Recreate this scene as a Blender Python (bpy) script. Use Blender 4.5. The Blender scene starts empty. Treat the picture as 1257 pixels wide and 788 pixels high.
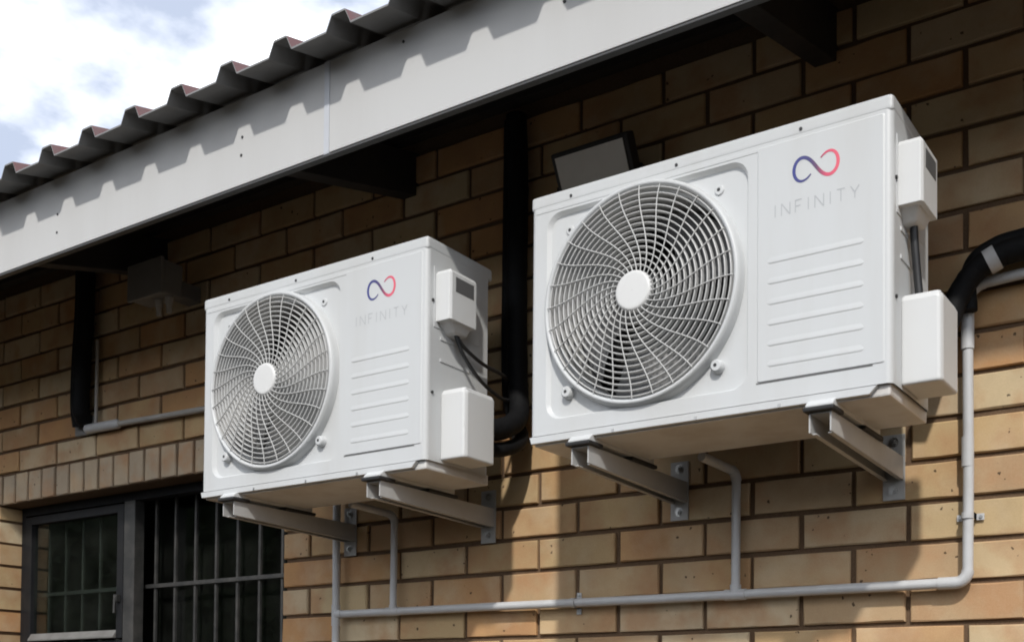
import bpy, bmesh, math, random
from mathutils import Vector, Matrix

random.seed(11)
R = math.radians
SC = bpy.context.scene
COL = SC.collection

# ------------------------------------------------------------------ camera
# wall plane is y = 0 (camera side is -y), x runs along the wall, z is up
cam_d = bpy.data.cameras.new('camera')
cam = bpy.data.objects.new('camera', cam_d)
COL.objects.link(cam)
c_right = Vector((0.84050651, 0.54175572, 0.0070392))
c_down = Vector((-0.00651957, 0.02310435, -0.9997118))
c_fwd = Vector((-0.54176222, 0.84021838, 0.02295137))
rot = Matrix((c_right, -c_down, -c_fwd)).transposed()
cam.matrix_world = Matrix.Translation((0.5584048, -2.32159954, -0.17431504)) @ rot.to_4x4()
cam_d.sensor_fit = 'HORIZONTAL'
cam_d.sensor_width = 36.0
cam_d.lens = 36.0 * 1359.0 / 1257.0
cam_d.shift_x = (628.5 - 710.0) / 1257.0
cam_d.shift_y = (834.0 - 394.0) / 1257.0
cam_d.clip_start = 0.02
cam_d.clip_end = 2000
SC.camera = cam

# ------------------------------------------------------------------ sky and sun
SUN_K, SUN_T = 0.52, 0.92           # light travels (-k, 1, -t)
sun_dir = Vector((SUN_K, -1.0, SUN_T)).normalized()
elev = math.asin(sun_dir.z)
azim = math.atan2(sun_dir.x, sun_dir.y)
world = bpy.data.worlds.new('World')
SC.world = world
world.use_nodes = True
nt = world.node_tree
nt.nodes.clear()
wout = nt.nodes.new('ShaderNodeOutputWorld')
bg = nt.nodes.new('ShaderNodeBackground')
sky = nt.nodes.new('ShaderNodeTexSky')
sky.sky_type = 'NISHITA'
sky.sun_disc = False
sky.sun_elevation = elev
sky.sun_rotation = azim
sky.altitude = 1200
sky.dust_density = 1.5
bg.inputs['Strength'].default_value = 0.10
geo = nt.nodes.new('ShaderNodeNewGeometry')
neg = nt.nodes.new('ShaderNodeVectorMath'); neg.operation = 'SCALE'; neg.inputs['Scale'].default_value = -1.0
nt.links.new(geo.outputs['Incoming'], neg.inputs[0])
sep = nt.nodes.new('ShaderNodeSeparateXYZ')
nt.links.new(neg.outputs[0], sep.inputs[0])
zb = nt.nodes.new('ShaderNodeMath'); zb.operation = 'ABSOLUTE'
nt.links.new(sep.outputs['Z'], zb.inputs[0])
zc = nt.nodes.new('ShaderNodeMath'); zc.operation = 'ADD'; zc.inputs[1].default_value = 0.22
nt.links.new(zb.outputs[0], zc.inputs[0])
dv = nt.nodes.new('ShaderNodeVectorMath'); dv.operation = 'DIVIDE'
nt.links.new(neg.outputs[0], dv.inputs[0]); nt.links.new(zc.outputs[0], dv.inputs[1])
ofs = nt.nodes.new('ShaderNodeVectorMath'); ofs.operation = 'ADD'; ofs.inputs[1].default_value = (12.54, 14.64, 17.09)
nt.links.new(dv.outputs[0], ofs.inputs[0])
cn = nt.nodes.new('ShaderNodeTexNoise')
cn.inputs['Scale'].default_value = 2.0; cn.inputs['Detail'].default_value = 7; cn.inputs['Roughness'].default_value = 0.52
nt.links.new(ofs.outputs[0], cn.inputs['Vector'])
cr = nt.nodes.new('ShaderNodeValToRGB')
cr.color_ramp.elements[0].position = 0.46; cr.color_ramp.elements[1].position = 0.66
nt.links.new(cn.outputs['Fac'], cr.inputs['Fac'])
cmix = nt.nodes.new('ShaderNodeMix'); cmix.data_type = 'RGBA'
cmix.inputs['B'].default_value = (29.0, 29.0, 28.8, 1)
pale = nt.nodes.new('ShaderNodeMix'); pale.data_type = 'RGBA'
pale.inputs['Factor'].default_value = 0.88
pale.inputs['B'].default_value = (6.7, 7.6, 9.5, 1)
nt.links.new(sky.outputs[0], pale.inputs['A'])
nt.links.new(cr.outputs['Color'], cmix.inputs['Factor'])
nt.links.new(pale.outputs['Result'], cmix.inputs['A'])
nt.links.new(cmix.outputs['Result'], bg.inputs['Color'])
nt.links.new(bg.outputs[0], wout.inputs['Surface'])

sl = bpy.data.lights.new('sun', 'SUN')
sl.energy = 3.0
sl.angle = R(2.0)
sl.color = (1.0, 0.965, 0.91)
sun = bpy.data.objects.new('sun', sl)
COL.objects.link(sun)
sun.rotation_euler = (-sun_dir).to_track_quat('-Z', 'Y').to_euler()
sun.location = (3, -6, 8)

SC.view_settings.view_transform = 'Standard'
SC.view_settings.look = 'None'
SC.view_settings.exposure = 0.0
SC.view_settings.gamma = 1.0
SC.view_settings.use_curve_mapping = False
SC.render.engine = 'CYCLES'
SC.cycles.max_bounces = 8
SC.cycles.diffuse_bounces = 4
try:
    SC.cycles.pixel_filter_type = 'BLACKMAN_HARRIS'
    SC.cycles.filter_width = 1.9
except Exception:
    pass

# ------------------------------------------------------------------ materials
def mat(name, col=(0.5, 0.5, 0.5), rough=0.6, metal=0.0, spec=0.5):
    m = bpy.data.materials.new(name)
    m.use_nodes = True
    b = m.node_tree.nodes['Principled BSDF']
    b.inputs['Base Color'].default_value = (*col, 1)
    b.inputs['Roughness'].default_value = rough
    b.inputs['Metallic'].default_value = metal
    b.inputs['Specular IOR Level'].default_value = spec
    return m, m.node_tree, b

def node(t, kind, **kw):
    n = t.nodes.new(kind)
    for k, v in kw.items():
        if k in n.inputs:
            n.inputs[k].default_value = v
        else:
            setattr(n, k, v)
    return n

def noise(t, vec, scale, detail=4, rough=0.55):
    n = node(t, 'ShaderNodeTexNoise')
    n.inputs['Scale'].default_value = scale
    n.inputs['Detail'].default_value = detail
    n.inputs['Roughness'].default_value = rough
    if vec is not None:
        t.links.new(vec, n.inputs['Vector'])
    return n.outputs['Fac']

def ramp(t, fac, stops):
    n = t.nodes.new('ShaderNodeValToRGB')
    e = n.color_ramp.elements
    while len(e) < len(stops):
        e.new(0.5)
    for i, (p, c) in enumerate(stops):
        e[i].position = p
        e[i].color = (*c, 1) if len(c) == 3 else c
    t.links.new(fac, n.inputs['Fac'])
    return n.outputs['Color']

def mixc(t, fac, a, b, mode='MIX'):
    n = t.nodes.new('ShaderNodeMix'); n.data_type = 'RGBA'; n.blend_type = mode
    if isinstance(fac, (int, float)):
        n.inputs['Factor'].default_value = fac
    else:
        t.links.new(fac, n.inputs['Factor'])
    for key, v in (('A', a), ('B', b)):
        if isinstance(v, tuple):
            n.inputs[key].default_value = (*v, 1)
        else:
            t.links.new(v, n.inputs[key])
    return n.outputs['Result']

def bump(t, b, h, strength=0.3, dist=0.002):
    n = t.nodes.new('ShaderNodeBump')
    n.inputs['Strength'].default_value = strength
    n.inputs['Distance'].default_value = dist
    t.links.new(h, n.inputs['Height'])
    t.links.new(n.outputs['Normal'], b.inputs['Normal'])

def wpos(t):
    return t.nodes.new('ShaderNodeNewGeometry').outputs['Position']

def mathn(t, op, a, b=None):
    n = t.nodes.new('ShaderNodeMath'); n.operation = op
    for i, v in enumerate((a, b)):
        if v is None:
            continue
        if isinstance(v, (int, float)):
            n.inputs[i].default_value = v
        else:
            t.links.new(v, n.inputs[i])
    return n.outputs[0]

M = {}

def brick_mat(name, stops):
    m, t, b = mat(name, rough=0.78, spec=0.3)
    g = t.nodes.new('ShaderNodeNewGeometry')
    oi = t.nodes.new('ShaderNodeObjectInfo')
    rnd = mathn(t, 'FRACT', mathn(t, 'ADD', oi.outputs['Random'], g.outputs['Random Per Island']))
    pos = g.outputs['Position']
    # offset the texture per brick so patches do not flow across joints
    off = t.nodes.new('ShaderNodeVectorMath'); off.operation = 'SCALE'
    off.inputs[0].default_value = (17.0, 31.0, 23.0)
    t.links.new(rnd, off.inputs['Scale'])
    add = t.nodes.new('ShaderNodeVectorMath'); add.operation = 'ADD'
    t.links.new(pos, add.inputs[0]); t.links.new(off.outputs[0], add.inputs[1])
    v = add.outputs[0]
    base = ramp(t, rnd, stops)
    # burnt orange patches, soft, inside each brick
    p1 = ramp(t, noise(t, v, 9.0, 3), [(0.44, (0, 0, 0)), (0.66, (1, 1, 1))])
    c = mixc(t, mathn(t, 'MULTIPLY', p1, 0.7), base, (0.45, 0.225, 0.098))
    p2 = ramp(t, noise(t, v, 6.0, 4), [(0.50, (0, 0, 0)), (0.72, (1, 1, 1))])
    c = mixc(t, mathn(t, 'MULTIPLY', p2, 0.6), c, (0.62, 0.50, 0.335))
    # grain
    gr = noise(t, v, 320.0, 5, 0.7)
    c = mixc(t, 0.16, c, ramp(t, gr, [(0.3, (0.28, 0.175, 0.10)), (0.7, (0.66, 0.50, 0.345))]), 'MIX')
    # soft grime
    dirt = ramp(t, noise(t, pos, 4.0, 6, 0.6), [(0.46, (0, 0, 0)), (0.74, (1, 1, 1))])
    c = mixc(t, mathn(t, 'MULTIPLY', dirt, 0.30), c, (0.17, 0.12, 0.075))
    # iron specks
    vor = t.nodes.new('ShaderNodeTexVoronoi'); vor.inputs['Scale'].default_value = 85.0
    wn = t.nodes.new('ShaderNodeTexNoise'); wn.inputs['Scale'].default_value = 150.0; wn.inputs['Detail'].default_value = 2
    t.links.new(v, wn.inputs['Vector'])
    wv = t.nodes.new('ShaderNodeVectorMath'); wv.operation = 'SCALE'; wv.inputs['Scale'].default_value = 0.009
    t.links.new(wn.outputs['Color'], wv.inputs[0])
    wa = t.nodes.new('ShaderNodeVectorMath'); wa.operation = 'ADD'
    t.links.new(v, wa.inputs[0]); t.links.new(wv.outputs[0], wa.inputs[1])
    t.links.new(wa.outputs[0], vor.inputs['Vector'])
    vc = t.nodes.new('ShaderNodeSeparateColor'); t.links.new(vor.outputs['Color'], vc.inputs[0])
    rad = mathn(t, 'MULTIPLY', mathn(t, 'POWER', vc.outputs[0], 11.0), 0.36)
    spk = mathn(t, 'LESS_THAN', vor.outputs['Distance'], rad)
    sel = mathn(t, 'GREATER_THAN', noise(t, v, 11.0, 2), 0.53)
    spk = mathn(t, 'MULTIPLY', spk, sel)
    c = mixc(t, mathn(t, 'MULTIPLY', spk, 0.85), c, (0.050, 0.028, 0.016))
    t.links.new(c, b.inputs['Base Color'])
    h = mathn(t, 'ADD', mathn(t, 'MULTIPLY', gr, 0.35), noise(t, v, 45.0, 4))
    h = mathn(t, 'SUBTRACT', h, mathn(t, 'MULTIPLY', spk, 1.2))
    bump(t, b, h, 0.35, 0.0016)
    return m

BR = [(0.0, (0.56, 0.400, 0.205)), (0.16, (0.49, 0.305, 0.140)), (0.32, (0.53, 0.275, 0.105)), (0.46, (0.60, 0.460, 0.270)),
      (0.60, (0.41, 0.255, 0.125)), (0.78, (0.65, 0.545, 0.370)), (0.88, (0.57, 0.430, 0.235)), (1.0, (0.46, 0.315, 0.155))]
M['brick'] = brick_mat('face_brick', BR)
M['lintel'] = brick_mat('lintel_face_brick', [(0.0, (0.44, 0.36, 0.265)), (0.5, (0.47, 0.375, 0.26)), (1.0, (0.41, 0.34, 0.255))])

m, t, b = mat('mortar', rough=0.95, spec=0.1)
g = noise(t, wpos(t), 240, 5, 0.7)
c = ramp(t, g, [(0.3, (0.115, 0.075, 0.047)), (0.7, (0.215, 0.145, 0.094))])
c = mixc(t, noise(t, wpos(t), 5, 3), c, (0.11, 0.07, 0.042))
t.links.new(c, b.inputs['Base Color']); bump(t, b, g, 0.6, 0.002)
M['mortar'] = m

def paint(name, col, rough=0.4, dirt=(0.45, 0.42, 0.38), amount=0.12, scale=7.0, streak=False, spec=0.5, peel=0.0):
    m, t, b = mat(name, col, rough, 0.0, spec)
    p = wpos(t)
    if streak:
        mp = t.nodes.new('ShaderNodeMapping'); mp.inputs['Scale'].default_value = (1.0, 1.0, 0.12)
        t.links.new(p, mp.inputs['Vector']); pv = mp.outputs[0]
    else:
        pv = p
    d = ramp(t, noise(t, pv, scale, 6, 0.62), [(0.42, (0, 0, 0)), (0.75, (1, 1, 1))])
    c = mixc(t, mathn(t, 'MULTIPLY', d, amount), tuple(col), tuple(dirt))
    t.links.new(c, b.inputs['Base Color'])
    rr = mathn(t, 'ADD', mathn(t, 'MULTIPLY', noise(t, p, 30, 4), 0.16), rough - 0.08)
    t.links.new(rr, b.inputs['Roughness'])
    bump(t, b, noise(t, p, 420 if not peel else peel, 3), 0.12 if not peel else 0.55, 0.0006 if not peel else 0.003)
    return m

M['enamel'] = paint('white_enamel', (0.545, 0.558, 0.562), 0.42, (0.40, 0.375, 0.33), 0.32, 6.0, streak=True)
M['plastic'] = paint('white_plastic', (0.61, 0.615, 0.61), 0.45, (0.55, 0.52, 0.47), 0.12, 9.0)
M['wire'] = paint('grille_white', (0.53, 0.53, 0.52), 0.42, (0.42, 0.39, 0.35), 0.2, 14.0)
M['cap'] = paint('hub_cap_white', (0.64, 0.64, 0.63), 0.4, (0.5, 0.48, 0.44), 0.1, 9.0)
M['basepan'] = paint('base_pan_metal', (0.62, 0.61, 0.59), 0.4, (0.30, 0.22, 0.15), 0.45, 9.0)
M['bracket'] = paint('bracket_powder_coat', (0.43, 0.43, 0.42), 0.45, (0.22, 0.20, 0.18), 0.25, 12.0)
M['pvc'] = paint('pvc_conduit', (0.53, 0.535, 0.54), 0.32, (0.36, 0.33, 0.30), 0.28, 18.0)
M['pvcdull'] = paint('dusty_conduit', (0.42, 0.40, 0.37), 0.6, (0.24, 0.21, 0.18), 0.3, 12.0)
M['fascia'] = paint('fascia_paint', (0.52, 0.52, 0.515), 0.62, (0.37, 0.355, 0.335), 0.32, 3.2, streak=True, spec=0.3)
M['joint'] = paint('joint_strip', (0.50, 0.52, 0.56), 0.5, (0.35, 0.35, 0.36), 0.3, 9.0)
M['steel'] = paint('black_window_steel', (0.009, 0.0094, 0.011), 0.55, (0.028, 0.026, 0.024), 0.4, 12.0, spec=0.25)
M['bar'] = paint('burglar_bar_steel', (0.026, 0.026, 0.025), 0.5, (0.12, 0.11, 0.10), 0.4, 16.0)
M['rail'] = paint('sunlit_rail_grey', (0.17, 0.165, 0.155), 0.55, (0.07, 0.065, 0.06), 0.5, 14.0)  # paler than the sash steel: sun glint put into the colour
M['timber'] = paint('dark_eaves_timber', (0.024, 0.022, 0.021), 0.7, (0.045, 0.036, 0.028), 0.4, 7.0)
M['redpaint'] = paint('red_roof_paint', (0.115, 0.042, 0.042), 0.6, (0.10, 0.085, 0.085), 0.75, 11.0)
M['greymetal'] = paint('grey_sheet_underside', (0.21, 0.21, 0.208), 0.55, (0.06, 0.05, 0.045), 0.4, 9.0)
M['drip'] = paint('dark_drip_edge', (0.06, 0.06, 0.06), 0.6, (0.05, 0.05, 0.05), 0.4, 9.0)
M['foam'] = paint('black_pipe_foam', (0.0050, 0.0053, 0.0062), 0.7, (0.015, 0.014, 0.013), 0.3, 22.0, spec=0.2, peel=90)
M['cable'] = paint('black_cable', (0.015, 0.015, 0.016), 0.45, (0.03, 0.03, 0.03), 0.3, 20.0)
M['rubber'] = paint('black_rubber', (0.014, 0.014, 0.015), 0.7, (0.04, 0.035, 0.03), 0.4, 20.0)
M['bolt'] = mat('zinc_bolt', (0.42, 0.42, 0.41), 0.38, 0.9)[0]
M['screw'] = mat('dark_screw', (0.05, 0.05, 0.05), 0.5, 0.6)[0]
M['inside'] = mat('dark_cabinet_inside', (0.035, 0.035, 0.036), 0.7)[0]
M['shroud'] = paint('shroud_grey', (0.42, 0.42, 0.41), 0.5, (0.25, 0.23, 0.21), 0.3, 12.0)
M['blade'] = paint('grey_fan_blade', (0.13, 0.132, 0.135), 0.5, (0.15, 0.14, 0.13), 0.3, 12.0)
M['recess_shade'] = mat('painted_shade', (0.10, 0.10, 0.10), 0.6)[0]  # flat dark tone painting the shade of gaps and hollows
M['box'] = paint('grey_box_plastic', (0.20, 0.195, 0.185), 0.55, (0.10, 0.09, 0.08), 0.3, 9.0)
M['lampface'] = paint('floodlight_glass', (0.72, 0.72, 0.70), 0.25, (0.36, 0.34, 0.30), 0.25, 9.0)
M['lampbody'] = paint('floodlight_body', (0.02, 0.02, 0.021), 0.5, (0.04, 0.04, 0.04), 0.2, 9.0)
M['tape'] = paint('pale_tape', (0.50, 0.50, 0.50), 0.5, (0.3, 0.3, 0.3), 0.4, 40.0)
M['print'] = mat('grey_print', (0.415, 0.428, 0.44), 0.45)[0]
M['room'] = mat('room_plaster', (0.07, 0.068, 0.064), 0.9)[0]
M['sill'] = paint('concrete_sill', (0.34, 0.32, 0.29), 0.85, (0.2, 0.18, 0.15), 0.4, 9.0)

m, t, b = mat('logo_print', rough=0.4)
tc = t.nodes.new('ShaderNodeTexCoord')
sp = t.nodes.new('ShaderNodeSeparateXYZ'); t.links.new(tc.outputs['Generated'], sp.inputs[0])
c = ramp(t, sp.outputs[0], [(0.0, (0.035, 0.045, 0.22)), (0.36, (0.055, 0.050, 0.17)), (0.52, (0.13, 0.055, 0.12)), (0.72, (0.62, 0.075, 0.14)), (1.0, (0.72, 0.11, 0.16))])
t.links.new(c, b.inputs['Base Color'])
M['logo'] = m

m, t, b = mat('window_glass', (0.92, 0.96, 0.93), 0.03)
t.nodes.remove(b)
gl = t.nodes.new('ShaderNodeBsdfGlossy'); gl.inputs['Roughness'].default_value = 0.02
tr = t.nodes.new('ShaderNodeBsdfTransparent'); tr.inputs['Color'].default_value = (0.80, 0.85, 0.82, 1)
fr = t.nodes.new('ShaderNodeFresnel')
gg = t.nodes.new('ShaderNodeNewGeometry')
bk = t.nodes.new('ShaderNodeMapRange'); bk.inputs['To Min'].default_value = 1.5; bk.inputs['To Max'].default_value = 1.0 / 1.5
t.links.new(gg.outputs['Backfacing'], bk.inputs['Value']); t.links.new(bk.outputs[0], fr.inputs['IOR'])
df = t.nodes.new('ShaderNodeBsdfDiffuse'); df.inputs['Color'].default_value = (0.42, 0.43, 0.38, 1)
md = t.nodes.new('ShaderNodeMixShader')
dn = ramp(t, noise(t, wpos(t), 7.0, 5), [(0.35, (0.003, 0.003, 0.003)), (0.75, (0.016, 0.016, 0.016))])
t.links.new(dn, md.inputs[0])
ms = t.nodes.new('ShaderNodeMixShader')
t.links.new(tr.outputs[0], md.inputs[1]); t.links.new(df.outputs[0], md.inputs[2])
t.links.new(fr.outputs[0], ms.inputs[0]); t.links.new(md.outputs[0], ms.inputs[1]); t.links.new(gl.outputs[0], ms.inputs[2])
t.links.new(ms.outputs[0], t.nodes['Material Output'].inputs['Surface'])
M['glass'] = m

m, t, b = mat('paving', rough=0.95, spec=0.1)
c = ramp(t, noise(t, wpos(t), 1.3, 8, 0.65), [(0.3, (0.022, 0.019, 0.015)), (0.7, (0.038, 0.032, 0.025))])
c = mixc(t, 0.3, c, ramp(t, noise(t, wpos(t), 60, 4), [(0.3, (0.018, 0.016, 0.012)), (0.7, (0.044, 0.037, 0.029))]))
t.links.new(c, b.inputs['Base Color'])
M['paving'] = m

m, t, b = mat('screen_leaf', rough=0.6)
c = ramp(t, noise(t, wpos(t), 3, 5), [(0.3, (0.025, 0.045, 0.016)), (0.7, (0.055, 0.085, 0.028))])
t.links.new(c, b.inputs['Base Color'])
M['leaf'] = m

# ------------------------------------------------------------------ mesh helpers
class MB:
    def __init__(self):
        self.v = []; self.f = []; self.mi = []; self.sm = []
    def add(self, vs, fs, mi=0, smooth=False):
        o = len(self.v)
        self.v += [tuple(p) for p in vs]
        for q in fs:
            self.f.append([i + o for i in q]); self.mi.append(mi); self.sm.append(smooth)
    def box(self, x0, x1, y0, y1, z0, z1, mi=0):
        vs = [(x0, y0, z0), (x1, y0, z0), (x1, y1, z0), (x0, y1, z0), (x0, y0, z1), (x1, y0, z1), (x1, y1, z1), (x0, y1, z1)]
        self.add(vs, [(0, 3, 2, 1), (4, 5, 6, 7), (0, 1, 5, 4), (1, 2, 6, 5), (2, 3, 7, 6), (3, 0, 4, 7)], mi)
    def prism(self, poly, axis, a0, a1, mi=0, smooth=False):
        # poly: 2D points; axis 'x' -> (y,z), 'y' -> (x,z), 'z' -> (x,y)
        def P(p, a):
            return {'x': (a, p[0], p[1]), 'y': (p[0], a, p[1]), 'z': (p[0], p[1], a)}[axis]
        n = len(poly)
        vs = [P(p, a0) for p in poly] + [P(p, a1) for p in poly]
        self.add(vs, [tuple(range(n)), tuple(range(2 * n - 1, n - 1, -1))], mi)
        o = len(self.v) - 2 * n
        for i in range(n):
            j = (i + 1) % n
            self.f.append([o + i, o + j, o + n + j, o + n + i]); self.mi.append(mi); self.sm.append(smooth)
    def tube(self, pts, r, seg=10, closed=False, mi=0, caps=True, smooth=True):
        pts = [Vector(p) for p in pts]
        n = len(pts)
        rs = r if isinstance(r, (list, tuple)) else [r] * n
        tang = []
        for i in range(n):
            a = pts[(i - 1) % n] if (closed or i > 0) else pts[i]
            c_ = pts[(i + 1) % n] if (closed or i < n - 1) else pts[i]
            tang.append((c_ - a).normalized())
        ref = Vector((0, 0, 1)) if abs(tang[0].z) < 0.9 else Vector((1, 0, 0))
        u = (ref - tang[0] * ref.dot(tang[0])).normalized()
        vs = []
        for i in range(n):
            u = (u - tang[i] * u.dot(tang[i])).normalized()
            w = tang[i].cross(u)
            for k in range(seg):
                a = 2 * math.pi * k / seg
                vs.append(pts[i] + (u * math.cos(a) + w * math.sin(a)) * rs[i])
        fs = []
        m_ = n if closed else n - 1
        for i in range(m_):
            j = (i + 1) % n
            for k in range(seg):
                l = (k + 1) % seg
                fs.append((i * seg + k, i * seg + l, j * seg + l, j * seg + k))
        self.add(vs, fs, mi, smooth)
        if caps and not closed:
            # caps keep their own vertices so the side stays evenly shaded
            self.add(vs[:seg], [tuple(range(seg - 1, -1, -1))], mi)
            self.add(vs[-seg:], [tuple(range(seg))], mi)
    def build(self, name, mats, parent=None, loc=None, bevel=0, bseg=2):
        me = bpy.data.meshes.new(name)
        me.from_pydata(self.v, [], self.f)
        for mm in (mats if isinstance(mats, list) else [mats]):
            me.materials.append(mm)
        me.polygons.foreach_set('material_index', self.mi)
        me.polygons.foreach_set('use_smooth', self.sm)
        bm = bmesh.new(); bm.from_mesh(me)
        bmesh.ops.recalc_face_normals(bm, faces=bm.faces)
        if bevel:
            es = [e for e in bm.edges if len(e.link_faces) == 2 and e.calc_face_angle(0) > 0.5]
            bmesh.ops.bevel(bm, geom=es, offset=bevel, segments=bseg, profile=0.6, affect='EDGES', clamp_overlap=True)
        bm.to_mesh(me); bm.free()
        o = bpy.data.objects.new(name, me)
        COL.objects.link(o)
        if parent is not None:
            o.parent = parent
        if loc:
            o.location = loc
        return o

def empty(name, loc, label, cat, group=None):
    o = bpy.data.objects.new(name, None)
    o.empty_display_size = 0.05
    COL.objects.link(o)
    o.location = loc
    o['label'] = label; o['category'] = cat
    if group:
        o['group'] = group
    return o

def smooth_path(pts, n=8):
    # Catmull-Rom
    P = [Vector(p) for p in pts]
    P = [P[0] * 2 - P[1]] + P + [P[-1] * 2 - P[-2]]
    out = []
    for i in range(1, len(P) - 2):
        for k in range(n):
            s = k / n
            a, b_, c_, d = P[i - 1], P[i], P[i + 1], P[i + 2]
            out.append(0.5 * ((2 * b_) + (c_ - a) * s + (2 * a - 5 * b_ + 4 * c_ - d) * s * s + (-a + 3 * b_ - 3 * c_ + d) * s ** 3))
    out.append(P[-2])
    return out

def rrect(x0, x1, z0, z1, r, n=6):
    pts = []
    for cx, cz, a0 in ((x1 - r, z1 - r, 0), (x0 + r, z1 - r, 90), (x0 + r, z0 + r, 180), (x1 - r, z0 + r, 270)):
        for k in range(n + 1):
            a = R(a0 + 90 * k / n)
            pts.append((cx + r * math.cos(a), cz + r * math.sin(a)))
    return pts

# ------------------------------------------------------------------ ground
GZ = -1.75
mb = MB()
mb.add([(-600, -600, GZ), (600, -600, GZ), (600, 600, GZ), (-600, 600, GZ)], [(0, 1, 2, 3)])
g_ = mb.build('ground', M['paving']); g_['kind'] = 'structure'

# ------------------------------------------------------------------ the house: brick wall
house = empty('brick_house', (-2.0, 1.5, GZ), 'tan face brick house wall with barred window under corrugated roof eaves', 'house')
HP = Vector((-2.0, 1.5, GZ))
def hpart(mb, name, mats, bevel=0, parent=None):
    o = mb.build(name, mats, None, None, bevel)
    o.parent = parent or house
    if parent is None:
        o.matrix_parent_inverse = Matrix.Translation(HP).inverted()
    return o

PM, PC, JT = 0.2365, 0.085, 0.0115         # brick module, course height, joint
OX0, OX1, OZ0, OZ1 = -3.55325, -2.0045, -0.51, 0.562   # window opening
LX0, LX1, LZ1 = -3.6245, -1.9145, 0.68      # brick-on-edge lintel
WX0, WX1 = -9.0, 5.0
KT = 16                                     # top course
mb = MB()
MY = 0.0095
mb.box(WX0, OX0 - 0.008, MY, 0.21, GZ, 1.40)
mb.box(OX1 + 0.008, WX1, MY, 0.21, GZ, 1.40)
mb.box(OX0 - 0.008, OX1 + 0.008, MY, 0.21, OZ1 + 0.004, 1.40)
mb.box(OX0 - 0.008, OX1 + 0.008, MY, 0.21, GZ, OZ0)
wall = hpart(mb, 'wall', M['mortar'])

def brick_shape(w, h, d, rng, mb=None, ox=0, oy=0, oz=0, nx=4):
    """front at y=0, uneven arrises; returns an MB"""
    mb = mb or MB()
    hw, hh = w / 2, h / 2
    j = lambda s: rng.uniform(-s, s)
    loop = []
    for i in range(nx):
        loop.append((-hw + w * i / nx, -hh))
    loop.append((hw, -hh)); 
    for i in range(nx):
        loop.append((hw - w * i / nx, hh))
    loop.append((-hw, hh))
    n = len(loop)
    ch = 0.0022
    front, mid, back = [], [], []
    ty, tz = j(0.0012), j(0.0010)
    for (x, z) in loop:
        sx = (1 if x > 0 else -1) if abs(abs(x) - hw) < 1e-6 else 0
        sz = 1 if z > 0 else -1
        c_ = ch * rng.uniform(0.6, 1.7)
        dx, dz = j(0.0007), j(0.0009)
        front.append((x - sx * c_ + dx, ty * x / hw + tz * z / hh + j(0.0003), z - sz * c_ + dz))
        mid.append((x + dx * 0.5, c_ * 0.9 + 0.0004, z + dz * 0.5))
        back.append((x, d, z))
    vs = [(p[0] + ox, p[1] + oy, p[2] + oz) for p in front + mid + back]
    fs = [tuple(range(n))]
    for i in range(n):
        k = (i + 1) % n
        fs.append((i, i + n, k + n, k)); fs.append((i + n, i + 2 * n, k + 2 * n, k + n))
    mb.add(vs, fs)
    return mb

rng = random.Random(5)
variants = []
for i in range(14):
    mm = brick_shape(PM - JT, PC - JT, 0.1, rng)
    o = mm.build('brick', M['brick'])
    variants.append(o.data)
    bpy.data.objects.remove(o)

def rects_for(k, x0, x1):
    """clip one stretcher of course k against lintel and window; yields rectangles"""
    z0, z1 = k * PC, (k + 1) * PC
    out = []
    if z1 <= OZ0 + 0.01 or z0 >= LZ1 - 0.001:
        return [(x0, x1, z0, z1)]
    if z0 + 0.001 >= OZ1 - PC and z0 < OZ1 - 0.02 and z1 > OZ1:        # course cut by the lintel's underside
        for a, b_ in ((x0, min(x1, LX0)), (max(x0, LX1), x1)):
            if b_ - a > 0.05: out.append((a, b_, z0, z1))
        for a, b_ in ((max(x0, LX0), min(x1, OX0 + JT / 2)), (max(x0, OX1 - JT / 2), min(x1, LX1))):
            if b_ - a > 0.03: out.append((a, b_, z0, OZ1 + 0.004))
        return out
    if z0 >= OZ1 - 0.03:
        L0, L1 = LX0, LX1
    else:
        L0, L1 = OX0 + JT / 2, OX1 - JT / 2
    for a, b_ in ((x0, min(x1, L0)), (max(x0, L1), x1)):
        if b_ - a > 0.035: out.append((a, b_, z0, z1))
    return out

stuff = MB()
count = 0
for k in range(int(GZ / PC) - 1, KT):
    ph = 0.0 if k % 2 else 0.5            # odd courses start on the module
    n0 = int(WX0 / PM)
    for n in range(n0, int(WX1 / PM)):
        x0 = (n + ph) * PM
        for (a, b_, z0, z1) in rects_for(k, x0, x0 + PM):
            if z0 < GZ: continue
            cx, cz = (a + b_) / 2, (z0 + z1) / 2
            w, h = b_ - a - JT, z1 - z0 - JT
            near = (-3.72 < cx < 0.30 and -0.10 < cz < 1.36)
            full = abs(w - (PM - JT)) < 1e-4 and abs(h - (PC - JT)) < 1e-4
            yo = rng.uniform(-0.0012, 0.0016)
            if near:
                if full:
                    o = bpy.data.objects.new('brick', rng.choice(variants)); COL.objects.link(o)
                    o.rotation_euler = (0, rng.uniform(-0.004, 0.004), 0)
                else:
                    o = brick_shape(w, h, 0.1, rng).build('brick', M['brick'])
                o.parent = wall
                o.matrix_parent_inverse = Matrix.Identity(4)
                o.location = (cx + rng.uniform(-0.0015, 0.0015), yo, cz + rng.uniform(-0.001, 0.001))
                count += 1
            else:
                brick_shape(w, h, 0.03, rng, stuff, cx, yo, cz, nx=2)
print('individual bricks', count)
so = stuff.build('brick_courses', M['brick'], wall); so['kind'] = 'stuff'

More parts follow.
